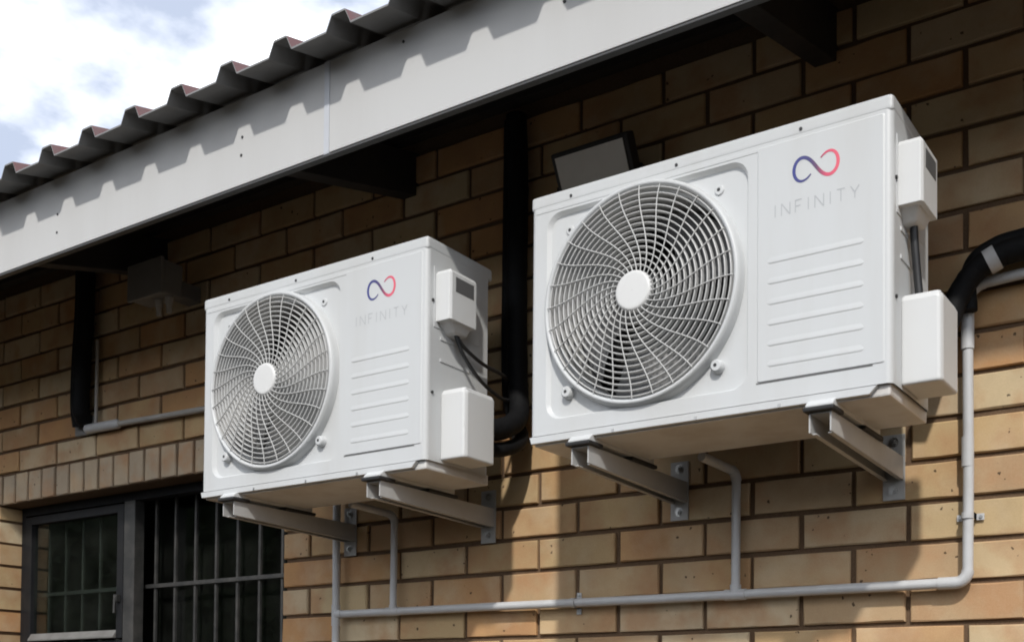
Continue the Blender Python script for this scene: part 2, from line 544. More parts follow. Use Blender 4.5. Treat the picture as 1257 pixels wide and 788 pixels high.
# brick-on-edge lintel
mb = MB(); mb.box(LX0 + 0.004, LX1 - 0.004, 0.009, 0.20, OZ1 + 0.012, LZ1 - 0.006)
lintel = hpart(mb, 'lintel', M['mortar'])
LP = 0.0855
nl = int(round((LX1 - LX0) / LP))
lv = []
for i in range(6):
    o = brick_shape(LP - 0.011, 0.106, 0.19, rng, nx=2).build('lintel_brick', M['lintel']); lv.append(o.data); bpy.data.objects.remove(o)
for i in range(nl):
    o = bpy.data.objects.new('lintel_brick', rng.choice(lv)); COL.objects.link(o)
    o.parent = lintel
    o.location = (LX0 + (i + 0.5) * LP, rng.uniform(-0.002, 0.001), OZ1 + 0.006 + 0.053 + rng.uniform(-0.001, 0.001))
    o.rotation_euler = (0, rng.uniform(-0.012, 0.012), 0)

# room behind the window
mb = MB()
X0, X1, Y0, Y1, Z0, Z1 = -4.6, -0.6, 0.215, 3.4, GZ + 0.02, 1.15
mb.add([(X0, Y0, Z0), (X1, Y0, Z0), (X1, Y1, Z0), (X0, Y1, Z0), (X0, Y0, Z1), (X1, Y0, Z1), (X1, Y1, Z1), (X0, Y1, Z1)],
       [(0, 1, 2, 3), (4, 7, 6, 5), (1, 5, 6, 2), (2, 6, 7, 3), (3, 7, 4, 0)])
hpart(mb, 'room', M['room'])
mb = MB()   # outer shell of the rest of the house
mb.box(WX0, WX0 + 0.2, 0.22, 6.0, GZ, 1.40); mb.box(WX1 - 0.2, WX1, 0.22, 6.0, GZ, 1.40); mb.box(WX0, WX1, 6.0, 6.2, GZ, 1.40)
hpart(mb, 'outer_wall', M['mortar'])

# ------------------------------------------------------------------ window
FY = 0.088
mb = MB()
fw = 0.028
mb.box(OX0 + 0.002, OX0 + fw, FY, FY + 0.035, OZ0, OZ1 + 0.004)
mb.box(OX1 - fw, OX1 - 0.002, FY, FY + 0.035, OZ0, OZ1 + 0.004)
mb.box(OX0 + fw, OX1 - fw, FY, FY + 0.035, OZ1 - fw, OZ1 + 0.002)
mb.box(OX0 + fw, OX1 - fw, FY, FY + 0.035, OZ0, OZ0 + fw)
window = hpart(mb, 'window', M['steel'], 0.0015)
def wsub(mb, name, m_, bevel=0):
    return mb.build(name, m_, window, None, bevel)
MX0, MX1 = -2.905, -2.845
mb = MB(); mb.box(MX0, MX1, FY - 0.006, FY + 0.034, OZ0 + fw, OZ1 - fw)
wsub(mb, 'mullion', M['bar'], 0.002)
mb = MB()
sx0, sx1, sz0, sz1, sy = OX0 + 0.034, MX0 - 0.006, 0.052, OZ1 - 0.034, FY - 0.004
mb.box(sx0, sx0 + 0.040, sy, sy + 0.028, sz0, sz1)
mb.box(sx1 - 0.036, sx1, sy, sy + 0.028, sz0, sz1)
mb.box(sx0 + 0.040, sx1 - 0.036, sy, sy + 0.028, sz1 - 0.030, sz1)
wsub(mb, 'sash', M['steel'], 0.002)
mb = MB(); mb.prism([(sy - 0.010, sz0 + 0.002), (sy - 0.010, sz0 + 0.008), (sy + 0.004, sz0 + 0.030), (sy + 0.026, sz0 + 0.030), (sy + 0.026, sz0)], 'x', sx0 + 0.041, sx1 - 0.037)
wsub(mb, 'sash_rail', M['rail'], 0.001)
mb = MB(); mb.box(sx0 + 0.03, sx1 - 0.03, sy + 0.014, sy + 0.018, sz0 + 0.02, sz1 - 0.02)
wsub(mb, 'pane', M['glass'])
mb = MB(); mb.box(MX1 - 0.004, OX1 - 0.004, FY + 0.100, FY + 0.104, OZ0 + 0.02, OZ1 - 0.002)
wsub(mb, 'pane', M['glass'])
mb = MB(); mb.box(OX0 + fw - 0.004, MX0 + 0.004, FY + 0.016, FY + 0.020, OZ0 + 0.02, sz0 - 0.03)
wsub(mb, 'pane', M['glass'])
mb = MB(); mb.box(OX0 + fw, MX0, FY + 0.002, FY + 0.034, sz0 - 0.034, sz0 - 0.006)
wsub(mb, 'transom', M['steel'], 0.002)
mb = MB(); mb.box(sx1 - 0.030, sx1 - 0.012, sy - 0.016, sy, 0.18, 0.205); mb.tube([(sx1 - 0.021, sy - 0.016, 0.20), (sx1 - 0.021, sy - 0.018, 0.14)], 0.005, 8)
wsub(mb, 'window_latch', M['bar'], 0.001)
by = FY + 0.055
x = OX1 - 0.055
bars = []
while x > OX0 + 0.05:
    mb = MB(); mb.box(x - 0.005, x + 0.005, by, by + 0.010, OZ0, OZ1)
    wsub(mb, 'burglar_bar', M['bar'], 0.0015); x -= 0.1075
for z in (0.235, -0.14):
    mb = MB(); mb.box(OX0, OX1, by - 0.0065, by - 0.0005, z - 0.007, z + 0.007)
    wsub(mb, 'burglar_bar', M['bar'], 0.0015)
mb = MB(); mb.prism([(-0.03, OZ0 - 0.05), (-0.03, OZ0 - 0.022), (FY, OZ0 - 0.002), (0.2, OZ0 - 0.002), (0.2, OZ0 - 0.05)], 'x', OX0 - 0.004, OX1 + 0.004)
wsub(mb, 'sill', M['sill'], 0.003)

# ------------------------------------------------------------------ roof and eaves
FD, FZ0, FZ1 = 0.56, 1.064, 1.272        # fascia front plane, bottom, top
SLP = math.tan(R(14))
EY, EZ = -0.655, 1.258                   # sheet front edge, valley level
RX0, RX1, RY1 = -9.3, 5.3, 3.2
PITCH, CREST0 = 0.178, -2.203
prof = []
n = int((RX0 - CREST0) / PITCH) - 1
while CREST0 + n * PITCH < RX1:
    c0 = CREST0 + n * PITCH
    prof += [(c0 - 0.036, 0.0), (c0 - 0.0205, 0.031), (c0 - 0.018, 0.0325), (c0 + 0.018, 0.0325), (c0 + 0.0205, 0.031), (c0 + 0.036, 0.0)]
    n += 1
ys = [EY, EY + 0.25, 0.6, RY1]
mb = MB()
vt, vb = [], []
for y in ys:
    for (px, pz) in prof:
        dz = (y - EY) * SLP
        vt.append((px, y, EZ + pz + dz + 0.004)); vb.append((px, y, EZ + pz + dz))
N = len(prof)
ft, fb = [], []
for i in range(len(ys) - 1):
    for k in range(N - 1):
        ft.append((i * N + k, i * N + k + 1, (i + 1) * N + k + 1, (i + 1) * N + k))
mb.add(vt, ft, 0); mb.add(vb, ft, 1)
# front rim
rim = [(k, k + 1, N + k + 1, N + k) for k in range(N - 1)]
mb.add([v for v in vt[:N]] + [v for v in vb[:N]], rim, 1)
me = bpy.data.meshes.new('roof')
me.from_pydata(mb.v, [], mb.f)
me.materials.append(M['redpaint']); me.materials.append(M['greymetal'])
me.polygons.foreach_set('material_index', mb.mi)
roof = bpy.data.objects.new('roof', me); COL.objects.link(roof)
roof.parent = house; roof.matrix_parent_inverse = Matrix.Translation(HP).inverted()
# rafters: bottom 1.25 at the wall, falling to the fascia
for xr in (-7.45, -6.25, -5.0, -3.80, -2.60, -1.515, -0.30, 0.90, 2.10, 3.30, 4.5):
    mb = MB()
    za = lambda y: 1.255 + y * SLP
    ya, yb = -FD + 0.016, 2.6
    mb.prism([(ya, za(ya) - 0.012), (ya, za(ya) + 0.11), (yb, za(yb) + 0.11), (yb, za(yb))], 'x', xr - 0.025, xr + 0.025)
    mb.build('rafter', M['timber'], roof, None, 0.002)
for yp in (-0.50, -0.06, 1.2):
    zb_ = EZ + (yp - EY) * SLP
    mb = MB(); mb.prism([(yp - 0.025, zb_ - 0.045 - 0.006), (yp + 0.025, zb_ - 0.045 + 0.006), (yp + 0.025, zb_ + 0.004), (yp - 0.025, zb_ - 0.008)], 'x', RX0 + 0.1, RX1 - 0.1)
    mb.build('purlin', M['timber'], roof, None, 0)
# fascia boards with a joint strip
JX = -1.262
for a, b_ in ((-9.2, -4.86), (-4.86, JX), (JX, 2.34), (2.34, 5.2)):
    mb = MB(); mb.box(a + 0.0015, b_ - 0.0015, -FD, -FD + 0.014, FZ0, FZ1)
    hpart(mb, 'fascia_board', M['fascia'], 0.0015)
for jx in (-4.86, JX, 2.34):
    mb = MB(); mb.box(jx - 0.008, jx + 0.008, -FD - 0.002, -FD - 0.0003, FZ0 - 0.001, FZ1); mb.box(jx - 0.012, jx + 0.012, -FD + 0.0145, -FD + 0.0165, FZ0 - 0.001, FZ1)
    mb.box(jx - 0.008, jx + 0.008, -FD - 0.002, -FD + 0.0165, FZ0 - 0.003, FZ0 - 0.0004)
    hpart(mb, 'joint_strip', M['joint'])
mb = MB()
mb.box(-9.2, 5.2, -FD - 0.0015, -FD + 0.015, FZ0 - 0.0085, FZ0 - 0.0035)
hpart(mb, 'fascia_drip_edge', M['drip'], 0.0012)
for (sx, sz) in ((-1.545, 1.178), (-1.548, 1.135), (-1.035, 1.245), (-2.3, 1.17), (-2.302, 1.12), (-0.62, 1.19)):
    mb = MB(); mb.tube([(sx, -FD - 0.0018, sz), (sx, -FD + 0.002, sz)], 0.0034, 8)
    hpart(mb, 'fascia_screw', M['screw'])

# ------------------------------------------------------------------ outdoor air conditioner
W, H, DP = 0.768, 0.505, 0.242          # cabinet
def fill_between(bm, outer, inner, y):
    """planar face with a hole: outer and inner loops of BMVerts"""
    es = []
    for lp in (outer, inner):
        for i in range(len(lp)):
            a, b_ = lp[i], lp[(i + 1) % len(lp)]
            e = bm.edges.get((a, b_)) or bm.edges.new((a, b_))
            es.append(e)
    bmesh.ops.triangle_fill(bm, edges=es, use_beauty=True, use_dissolve=False)

FCX, FCZ, FR = 0.262, 0.262, 0.205      # fan centre and opening (from cabinet lower left)
def L(u, y, v):                         # cabinet coordinates -> local (origin at base centre)
    return (u - W / 2, y - DP / 2, v)

def make_unit():
    root = empty('outdoor_air_conditioner', (0, 0, 0), 'x', 'air conditioner', 'outdoor air conditioner units on the brick wall')
    B0 = 0.016                          # base pan height under the cabinet
    z = lambda v: v + B0
    # --- cabinet shell
    bm = bmesh.new()
    rc = 0.012
    V = lambda u, y, v: bm.verts.new(L(u, y, z(v)))
    outer = [V(rc, 0, 0), V(W - rc, 0, 0), V(W - rc, 0, H), V(rc, 0, H)]
    r1 = rrect(0.040, 0.496, 0.030, 0.463, 0.034)
    r2 = rrect(0.0455, 0.4905, 0.0355, 0.4575, 0.030)
    l1 = [V(p[0], 0, p[1]) for p in r1]
    l2 = [V(p[0], 0.011, p[1]) for p in r2]
    fill_between(bm, outer, l1, 0)
    for i in range(len(l1)):
        k = (i + 1) % len(l1); f = bm.faces.new((l1[i], l1[k], l2[k], l2[i])); f.smooth = True
    NC = 72
    cz = FCZ - 0.010
    circ = [V(FCX + 0.2 * math.cos(2 * math.pi * i / NC), 0.011, cz + 0.2 * math.sin(2 * math.pi * i / NC)) for i in range(NC)]
    fill_between(bm, l2, circ, 0.008)
    # rounded corners, sides, back
    strip = []
    for s in (1, -1):
        pts = []
        for k in range(7):
            a = R(90 * k / 6)
            u = (W - rc + rc * math.sin(a)) if s == 1 else (rc - rc * math.sin(a))
            pts.append((u, rc - rc * math.cos(a)))
        pts.append((W if s == 1 else 0, DP - 0.02)); pts.append((W - 0.02 if s == 1 else 0.02, DP))
        strip.append(pts)
    for pts in strip:
        lo = [V(p[0], p[1], 0) for p in pts]; hi = [V(p[0], p[1], H) for p in pts]
        for i in range(len(pts) - 1):
            f = bm.faces.new((lo[i], lo[i + 1], hi[i + 1], hi[i])); f.smooth = i < 6
    bmesh.ops.remove_doubles(bm, verts=bm.verts, dist=0.0002)
    bmesh.ops.recalc_face_normals(bm, faces=bm.faces)
    me = bpy.data.meshes.new('cabinet'); bm.to_mesh(me); bm.free()
    me.materials.append(M['enamel'])
    cab = bpy.data.objects.new('cabinet', me); COL.objects.link(cab); cab.parent = root
    def part(mb, name, m_, parent=root, bevel=0, bseg=2):
        return mb.build(name, m_, parent, None, bevel, bseg)
    # --- coil behind, seen from the back, and the dark inside
    mb = MB()
    mb.box(*[q for q in (0.022 - W / 2, W - 0.022 - W / 2)], DP / 2 - 0.030, DP / 2 - 0.004, z(0.01), z(H - 0.01))
    part(mb, 'coil', M['inside'], cab)
    mb = MB()
    mb.box(0.50 - W / 2, 0.504 - W / 2, 0.012 - DP / 2, DP / 2 - 0.032, z(0.004), z(H - 0.004))
    part(mb, 'partition', M['inside'], cab)
    # --- lid
    mb = MB()
    mb.box(-W / 2 - 0.0007, W / 2 + 0.0007, -DP / 2 - 0.0008, DP / 2 - 0.002, z(H - 0.028), z(H + 0.0025))
    lid = part(mb, 'top_panel', M['enamel'], root, 0.009, 4)
    mb = MB()   # shallow lip of the lid on the front
    mb.box(-W / 2 + 0.012, W / 2 - 0.03, -DP / 2 - 0.0008, -DP / 2 + 0.001, z(H - 0.037), z(H - 0.0300))
    part(mb, 'lid_lip', M['enamel'], lid, 0.0008)
    for u in (0.100, 0.345, 0.60):
        mb = MB(); p = L(u, -0.0024, z(H - 0.016)); mb.tube([p, (p[0], p[1] + 0.004, p[2])], 0.0032, 8)
        part(mb, 'screw', M['screw'], lid)
    # --- service panel with pressed ribs and print
    mb = MB()
    poly = rrect(0.515, W - 0.0125, 0.036, H - 0.029, 0.004, 3)
    n_ = len(poly)
    inset = rrect(0.5168, W - 0.0165, 0.0376, H - 0.032, 0.003, 3)
    vs = [L(p[0], 0.0004, z(p[1])) for p in poly] + [L(p[0], -0.0016, z(p[1])) for p in inset]
    fs = [tuple(range(n_, 2 * n_))] + [(i, (i + 1) % n_, n_ + (i + 1) % n_, n_ + i) for i in range(n_)]
    mb.add(vs, fs)
    sp_ = part(mb, 'service_panel', M['enamel'])
    mb = MB(); mb.box(0.5135 - W / 2, 0.733 - W / 2, -DP / 2 - 0.0003, -DP / 2 + 0.001, z(0.0334), z(0.0361))  # dark strip painting the shadow line under the panel edge
    part(mb, 'panel_shadow_line', M['recess_shade'], sp_)
    for k in range(6):
        v = 0.258 - 0.0382 * k
        mb = MB()
        pr = [(-0.0014, v + 0.009), (-0.0021, v + 0.003), (-0.0027, v - 0.002), (-0.0026, v - 0.0038), (-0.0014, v - 0.0056)]
        u0, u1 = 0.541, 0.712
        vs = []
        for (u, s) in ((u0 - 0.006, 0.15), (u0, 1.0), (u1, 1.0), (u1 + 0.006, 0.15)):
            for (yy, vv) in pr:
                vs.append(L(u, -0.0014 + (yy + 0.0014) * s, z(v + (vv - v) * (0.4 + 0.6 * s))))
        fs = []
        for a in range(3):
            for q in range(4):
                fs.append((a * 5 + q, a * 5 + q + 1, a * 5 + q + 6, a * 5 + q + 5))
        mb.add(vs, fs, 0, True)
        part(mb, 'pressed_rib', M['enamel'], sp_)
    # infinity mark, two interlaced strokes
    def ribbon(pts, w0, y=-0.0020):
        mbb = MB()
        vs, fs = [], []
        n2 = len(pts)
        for i in range(n2):
            a = Vector(pts[max(i - 1, 0)]); c_ = Vector(pts[min(i + 1, n2 - 1)])
            d = (c_ - a).normalized(); nn = Vector((-d.y, d.x))
            ww = w0[i] if isinstance(w0, list) else w0
            p = Vector(pts[i])
            q1, q2 = p + nn * ww / 2, p - nn * ww / 2
            vs.append(L(q1.x, y, z(q1.y))); vs.append(L(q2.x, y, z(q2.y)))
        for i in range(n2 - 1):
            fs.append((2 * i, 2 * i + 1, 2 * i + 3, 2 * i + 2))
        mbb.add(vs, fs)
        return mbb
    cu, cv, aw = 0.629, 0.413, 0.0425
    def lem(tt):
        c_, s_ = math.cos(tt), math.sin(tt)
        d = 1 + s_ * s_
        return (cu + aw * c_ / d * 0.98, cv + aw * s_ * c_ / d * 1.42)
    def arc(t0, t1, n2=60):
        return [lem(R(t0 + (t1 - t0) * i / n2)) for i in range(n2 + 1)]
    # param: 0 right tip, 90 centre, 180 left tip, 270 centre
    A = arc(114, 426, 110)              # leaves the centre on one diagonal, round the left lobe, through the centre, round the right lobe
    wlist = []
    for i in range(len(A)):
        s = i / (len(A) - 1)
        wlist.append(0.0064 * min(1.0, 0.45 + 2.6 * min(s, 1 - s)))
    mk = ribbon(A, wlist)
    part(mk, 'infinity_mark', M['logo'], sp_)
    # thin spaced lettering
    text = 'INFINITY'
    hL = 0.0225; st = 0.0019
    glyph = {'I': [((0.5, 0), (0.5, 1))], 'N': [((0, 0), (0, 1)), ((0, 1), (1, 0)), ((1, 0), (1, 1))], 'F': [((0, 0), (0, 1)), ((0, 1), (1, 1)), ((0, 0.52), (0.8, 0.52))],
             'T': [((0.5, 0), (0.5, 1)), ((0, 1), (1, 1))], 'Y': [((0.5, 0), (0.5, 0.48)), ((0.5, 0.48), (0, 1)), ((0.5, 0.48), (1, 1))]}
    mbt = MB()
    u = 0.549; wl = {'I': 0.004, 'N': 0.0165, 'F': 0.0125, 'T': 0.0145, 'Y': 0.0155}
    tot = sum(wl[c_] for c_ in text); gap = (0.709 - 0.549 - tot) / 7
    for ch in text:
        for si, (p, q) in enumerate(glyph[ch]):
            a = Vector((u + p[0] * wl[ch], 0.337 + p[1] * hL)); c_ = Vector((u + q[0] * wl[ch], 0.337 + q[1] * hL))
            d = (c_ - a).normalized(); nn = Vector((-d.y, d.x)) * st / 2
            yy = -0.0020 - 0.00005 * si
            mbt.add([L(*(lambda w_: (w_.x, yy, z(w_.y)))(w_)) for w_ in (a + nn, a - nn, c_ - nn, c_ + nn)], [(0, 1, 2, 3)])
        u += wl[ch] + gap
    part(mbt, 'lettering', M['print'], sp_)
    # --- fan shroud, fan
    mb = MB()
    vs = []; fs = []
    for (rr, yy) in ((0.207, 0.0115), (0.204, 0.022), (0.203, 0.120)):
        for i in range(NC):
            a = 2 * math.pi * i / NC
            vs.append(L(FCX + rr * math.cos(a), yy, z(cz + rr * math.sin(a))))
    for k in range(2):
        for i in range(NC):
            j_ = (i + 1) % NC
            fs.append((k * NC + i, k * NC + j_, (k + 1) * NC + j_, (k + 1) * NC + i))
    mb.add(vs, fs, 0, True)
    part(mb, 'fan_shroud', M['shroud'])
    mb = MB()
    for bl in range(3):
        a0 = 2 * math.pi * bl / 3 + 0.5
        vs, fs = [], []
        nr, na = 6, 9
        for i in range(nr + 1):
            rr = 0.045 + 0.150 * i / nr
            span = 0.9 + 0.75 * i / nr
            for k in range(na + 1):
                s = k / na
                a = a0 + span * (s - 0.5) + 0.45 * (i / nr)
                yy = 0.040 + 0.062 * s + 0.010 * math.sin(math.pi * s)
                vs.append(L(FCX + rr * math.cos(a), yy, z(cz + rr * math.sin(a))))
        for i in range(nr):
            for k in range(na):
                q = i * (na + 1) + k
                fs.append((q, q + 1, q + na + 2, q + na + 1))
        mb.add(vs, fs, 0, True)
    p = L(FCX, 0.035, z(cz)); mb.tube([p, (p[0], p[1] + 0.07, p[2])], 0.050, 32)
    part(mb, 'fan', M['blade'])
    # --- grille: rim, wires, hub cap, lugs
    def ring(mbb, prof2, n2=96, smooth=True):
        vs, fs = [], []
        m_ = len(prof2)
        for i in range(n2):
            a = 2 * math.pi * i / n2
            for (rr, yy) in prof2:
                vs.append(L(FCX + rr * math.cos(a), yy, z(cz + rr * math.sin(a))))
        for i in range(n2):
            j_ = (i + 1) % n2
            for k in range(m_ - 1):
                fs.append((i * m_ + k, i * m_ + k + 1, j_ * m_ + k + 1, j_ * m_ + k))
        mbb.add(vs, fs, 0, smooth)
    GR = 0.218
    mb = MB()
    ring(mb, [(GR + 0.006, 0.0116), (GR + 0.004, -0.004), (GR + 0.001, -0.0115), (GR - 0.003, -0.0135), (GR - 0.007, -0.0115), (GR - 0.0095, -0.004), (GR - 0.0105, 0.0114)])
    grille = part(mb, 'fan_grille', M['enamel'])
    gy = lambda rr: -0.0105 - 0.011 * (1 - (rr / GR) ** 2)
    mb = MB()
    nring = 14
    for k in range(nring):
        rr = 0.052 + (GR - 0.013 - 0.052) * k / (nring - 1)
        n2 = 96 if rr > 0.1 else 64
        y0_ = gy(rr); ring(mb, [(rr - 0.0011, y0_ - 0.0006), (rr - 0.0013, y0_ + 0.009), (rr + 0.0013, y0_ + 0.009), (rr + 0.0011, y0_ - 0.0006), (rr, y0_ - 0.0012), (rr - 0.0011, y0_ - 0.0006)], n2, False)
    part(mb, 'grille_rings', M['wire'], grille)
    mb = MB()
    ns = 28
    for k in range(ns):
        a0 = 2 * math.pi * k / ns
        pts = []
        for i in range(15):
            s = i / 14
            rr = 0.036 + (GR - 0.008 - 0.036) * s
            a = a0 + 0.64 * (1 - (1 - s) ** 2.1) 
            pts.append(L(FCX + rr * math.cos(a), gy(rr) - 0.0022, z(cz + rr * math.sin(a))))
        mb.tube(pts, 0.0013, 5)
    part(mb, 'grille_spokes', M['wire'], grille)
    mb = MB()
    ring(mb, [(0.0005, -0.0272), (0.030, -0.0271), (0.0345, -0.0270), (0.0358, -0.0268), (0.0385, -0.0255), (0.0405, -0.0225), (0.041, -0.0200), (0.041, -0.0185), (0.041, -0.012)], 48)
    part(mb, 'hub_cap', M['cap'], grille)
    for (su, sv) in ((-1, -1), (1, -1), (-1, 1), (1, 1)):
        u, v = FCX + su * 0.170, cz + sv * 0.170
        mb = MB()
        if sv < 0:
            p = L(u, 0.0113, z(v)); mb.tube([p, (p[0], p[1] - 0.013, p[2]), (p[0], p[1] - 0.0155, p[2])], [0.0135, 0.0125, 0.0095], 16)
        else:
            p = L(u, 0.0113, z(v)); mb.tube([p, (p[0], p[1] - 0.0025, p[2]), (p[0], p[1] - 0.003, p[2])], [0.010, 0.0095, 0.008], 14)
        lug = part(mb, 'lug', M['enamel'], grille)
        mb = MB()
        yy = (-0.0048 if sv < 0 else 0.0078)
        p = L(u - 0.001, yy, z(v + 0.001)); mb.tube([p, (p[0], p[1] + 0.004, p[2])], 0.0036, 8)
        part(mb, 'screw', M['screw'], grille)
    # --- base pan with lip and feet
    mb = MB()
    mb.box(-W / 2 + 0.006, W / 2 - 0.006, -DP / 2 + 0.008, DP / 2 - 0.004, -0.004, z(0.006))
    base = part(mb, 'base_pan', M['basepan'], root, 0.004)
    mb = MB()
    mb.prism([(-W / 2 + 0.005, 0.0), (W / 2 - 0.040, 0.0), (W / 2 - 0.026, z(-0.0018)), (-W / 2 + 0.001, z(-0.0018))], 'y', -DP / 2 - 0.003, -DP / 2 + 0.009)
    part(mb, 'base_lip', M['enamel'], base, 0.0012)
    for u in (0.205, 0.39, 0.56):
        mb = MB(); p = L(u, -0.0045, 0.004); mb.box(p[0] - 0.0025, p[0] + 0.0025, p[1], p[1] + 0.004, p[2] - 0.004, p[2] + 0.003)
        part(mb, 'clip', M['bolt'], base)
    # --- side: terminal cover with handle recess, valve cover, side screws
    def cover(name, u1, y0, y1, v0, v1, chy, chz, bev):
        # open against the side panel; bottom slopes up towards the back like a moulded hood
        mbb = MB()
        x0, x1 = W / 2 - 0.001, W / 2 + u1
        a0, a1 = y0 - DP / 2, y1 - DP / 2
        pl = [(x0, a0), (x1 - 0.004, a0), (x1, a0 + chy), (x1, a1), (x0, a1)]
        vs = []
        for (zz, sh) in ((v0, 0), (v1 - chz, 0), (v1, 0.006)):
            for (xx, yy) in pl:
                vs.append((xx - (sh if xx > x0 + 0.01 else 0), yy + (sh if yy < a0 + 0.001 else 0), z(zz)))
        fs = []
        for lv_ in range(2):
            for k in range(5):
                j_ = (k + 1) % 5
                fs.append((lv_ * 5 + k, lv_ * 5 + j_, (lv_ + 1) * 5 + j_, (lv_ + 1) * 5 + k))
        fs += [tuple(range(10, 15)), (4, 3, 2, 1, 0)]
        mbb.add(vs, fs)
        return mbb
    mb = cover('terminal_cover', 0.044, 0.028, 0.122, 0.318, 0.434, 0.006, 0.008, 0)
    tcov = part(mb, 'terminal_cover', M['plastic'], root, 0.007, 4)
    mb = MB(); mb.box(W / 2 + 0.0425, W / 2 + 0.0446, 0.046 - DP / 2, 0.112 - DP / 2, z(0.384), z(0.418))  # raised dark plate painting the shade inside the grip hollow
    part(mb, 'handle_shade_plate', M['recess_shade'], tcov, 0.0008)
    # hooded underside of the terminal cover
    mb = MB()
    x0, x1 = W / 2 - 0.001, W / 2 + 0.037
    mb.add([(x0, 0.036 - DP / 2, z(0.321)), (x1, 0.036 - DP / 2, z(0.321)), (x1, 0.116 - DP / 2, z(0.321)), (x0, 0.116 - DP / 2, z(0.321)),
            (x0, 0.066 - DP / 2, z(0.296)), (x1 - 0.012, 0.066 - DP / 2, z(0.300)), (x1 - 0.012, 0.112 - DP / 2, z(0.300)), (x0, 0.112 - DP / 2, z(0.296))],
           [(0, 1, 5, 4), (1, 2, 6, 5), (2, 3, 7, 6), (4, 5, 6, 7)])
    part(mb, 'cable_hood', M['plastic'], tcov, 0.006, 3)
    mb = cover('valve_cover', 0.071, 0.050, 0.160, 0.006, 0.168, 0.010, 0.012, 0)
    part(mb, 'valve_cover', M['plastic'], root, 0.013, 5)
    # back-plate strip on the side, pressed ribs on the side panel
    mb = MB(); mb.box(W / 2 - 0.0005, W / 2 + 0.0015, 0.022 - DP / 2, 0.190 - DP / 2, z(0.305), z(0.445))
    part(mb, 'side_plate', M['enamel'], cab, 0.001)
    for v in (0.285, 0.235):
        mb = MB(); mb.box(W / 2 - 0.0005, W / 2 + 0.002, 0.045 - DP / 2, 0.150 - DP / 2, z(v - 0.004), z(v + 0.004))
        part(mb, 'side_rib', M['enamel'], cab, 0.001)
    for v in (0.365, 0.155):
        mb = MB(); p = (W / 2 - 0.002, 0.018 - DP / 2, z(v)); mb.tube([p, (p[0] + 0.005, p[1], p[2])], 0.0036, 8)
        part(mb, 'screw', M['screw'], cab)
    # feet resting on the brackets
    return root

def copy_tree(o, parent=None):
    c_ = o.copy(); COL.objects.link(c_)
    c_.parent = parent
    if parent is not None:
        c_.matrix_parent_inverse = o.matrix_parent_inverse.copy()
    for ch in [q for q in o.children]:
        copy_tree(ch, c_)
    return c_

FRONT = -0.430
unit_a = make_unit()
unit_b = copy_tree(unit_a)
UA = Vector((-0.787 + W / 2, FRONT + DP / 2, 0.372))
UB = Vector((-1.841 + W / 2, FRONT + DP / 2, 0.360))
unit_a.location = UA
unit_b.location = UB
unit_a['label'] = 'white outdoor air conditioner on the right, nearer and larger in view, by curved black pipe'
unit_b['label'] = 'white outdoor air conditioner on the left, mounted beside the barred window'

# feet differ in place on each unit, they follow the brackets
BX = {'a': (-0.655, -0.146), 'b': (-1.722, -1.222)}
for key, un, U in (('a', unit_a, UA), ('b', unit_b, UB)):
    for bx_ in BX[key]:
        mb = MB()
        lx = bx_ - U.x
        mb.prism([(-DP / 2 - 0.016, -0.0115), (-DP / 2 - 0.016, -0.007), (-DP / 2 - 0.002, 0.004), (DP / 2 + 0.012, 0.004), (DP / 2 + 0.012, -0.0115)], 'x', lx - 0.026, lx + 0.026)
        mb.build('foot', M['enamel'], un, None, 0.002)

# cables of each unit
def cable(un, U, pts, r=0.0055):
    mb = MB(); mb.tube([Vector(p) - U for p in smooth_path(pts, 8)], r, 10)
    return mb.build('cable', M['cable'], un)
xa = UA.x + W / 2
cable(unit_a, UA, [(xa + 0.012, -0.345, 0.70), (xa + 0.013, -0.342, 0.66), (xa + 0.016, -0.335, 0.60), (xa + 0.020, -0.330, 0.545)], 0.0075)
xb = UB.x + W / 2
cable(unit_b, UB, [(xb + 0.010, -0.345, 0.685), (xb + 0.020, -0.325, 0.655), (xb + 0.018, -0.25, 0.635), (xb + 0.006, -0.16, 0.635), (xb - 0.05, -0.06, 0.655)], 0.0045)
cable(unit_b, UB, [(xb + 0.013, -0.350, 0.685), (xb + 0.020, -0.325, 0.635), (xb + 0.022, -0.26, 0.59), (xb + 0.010, -0.17, 0.575), (xb - 0.04, -0.06, 0.60)], 0.0045)

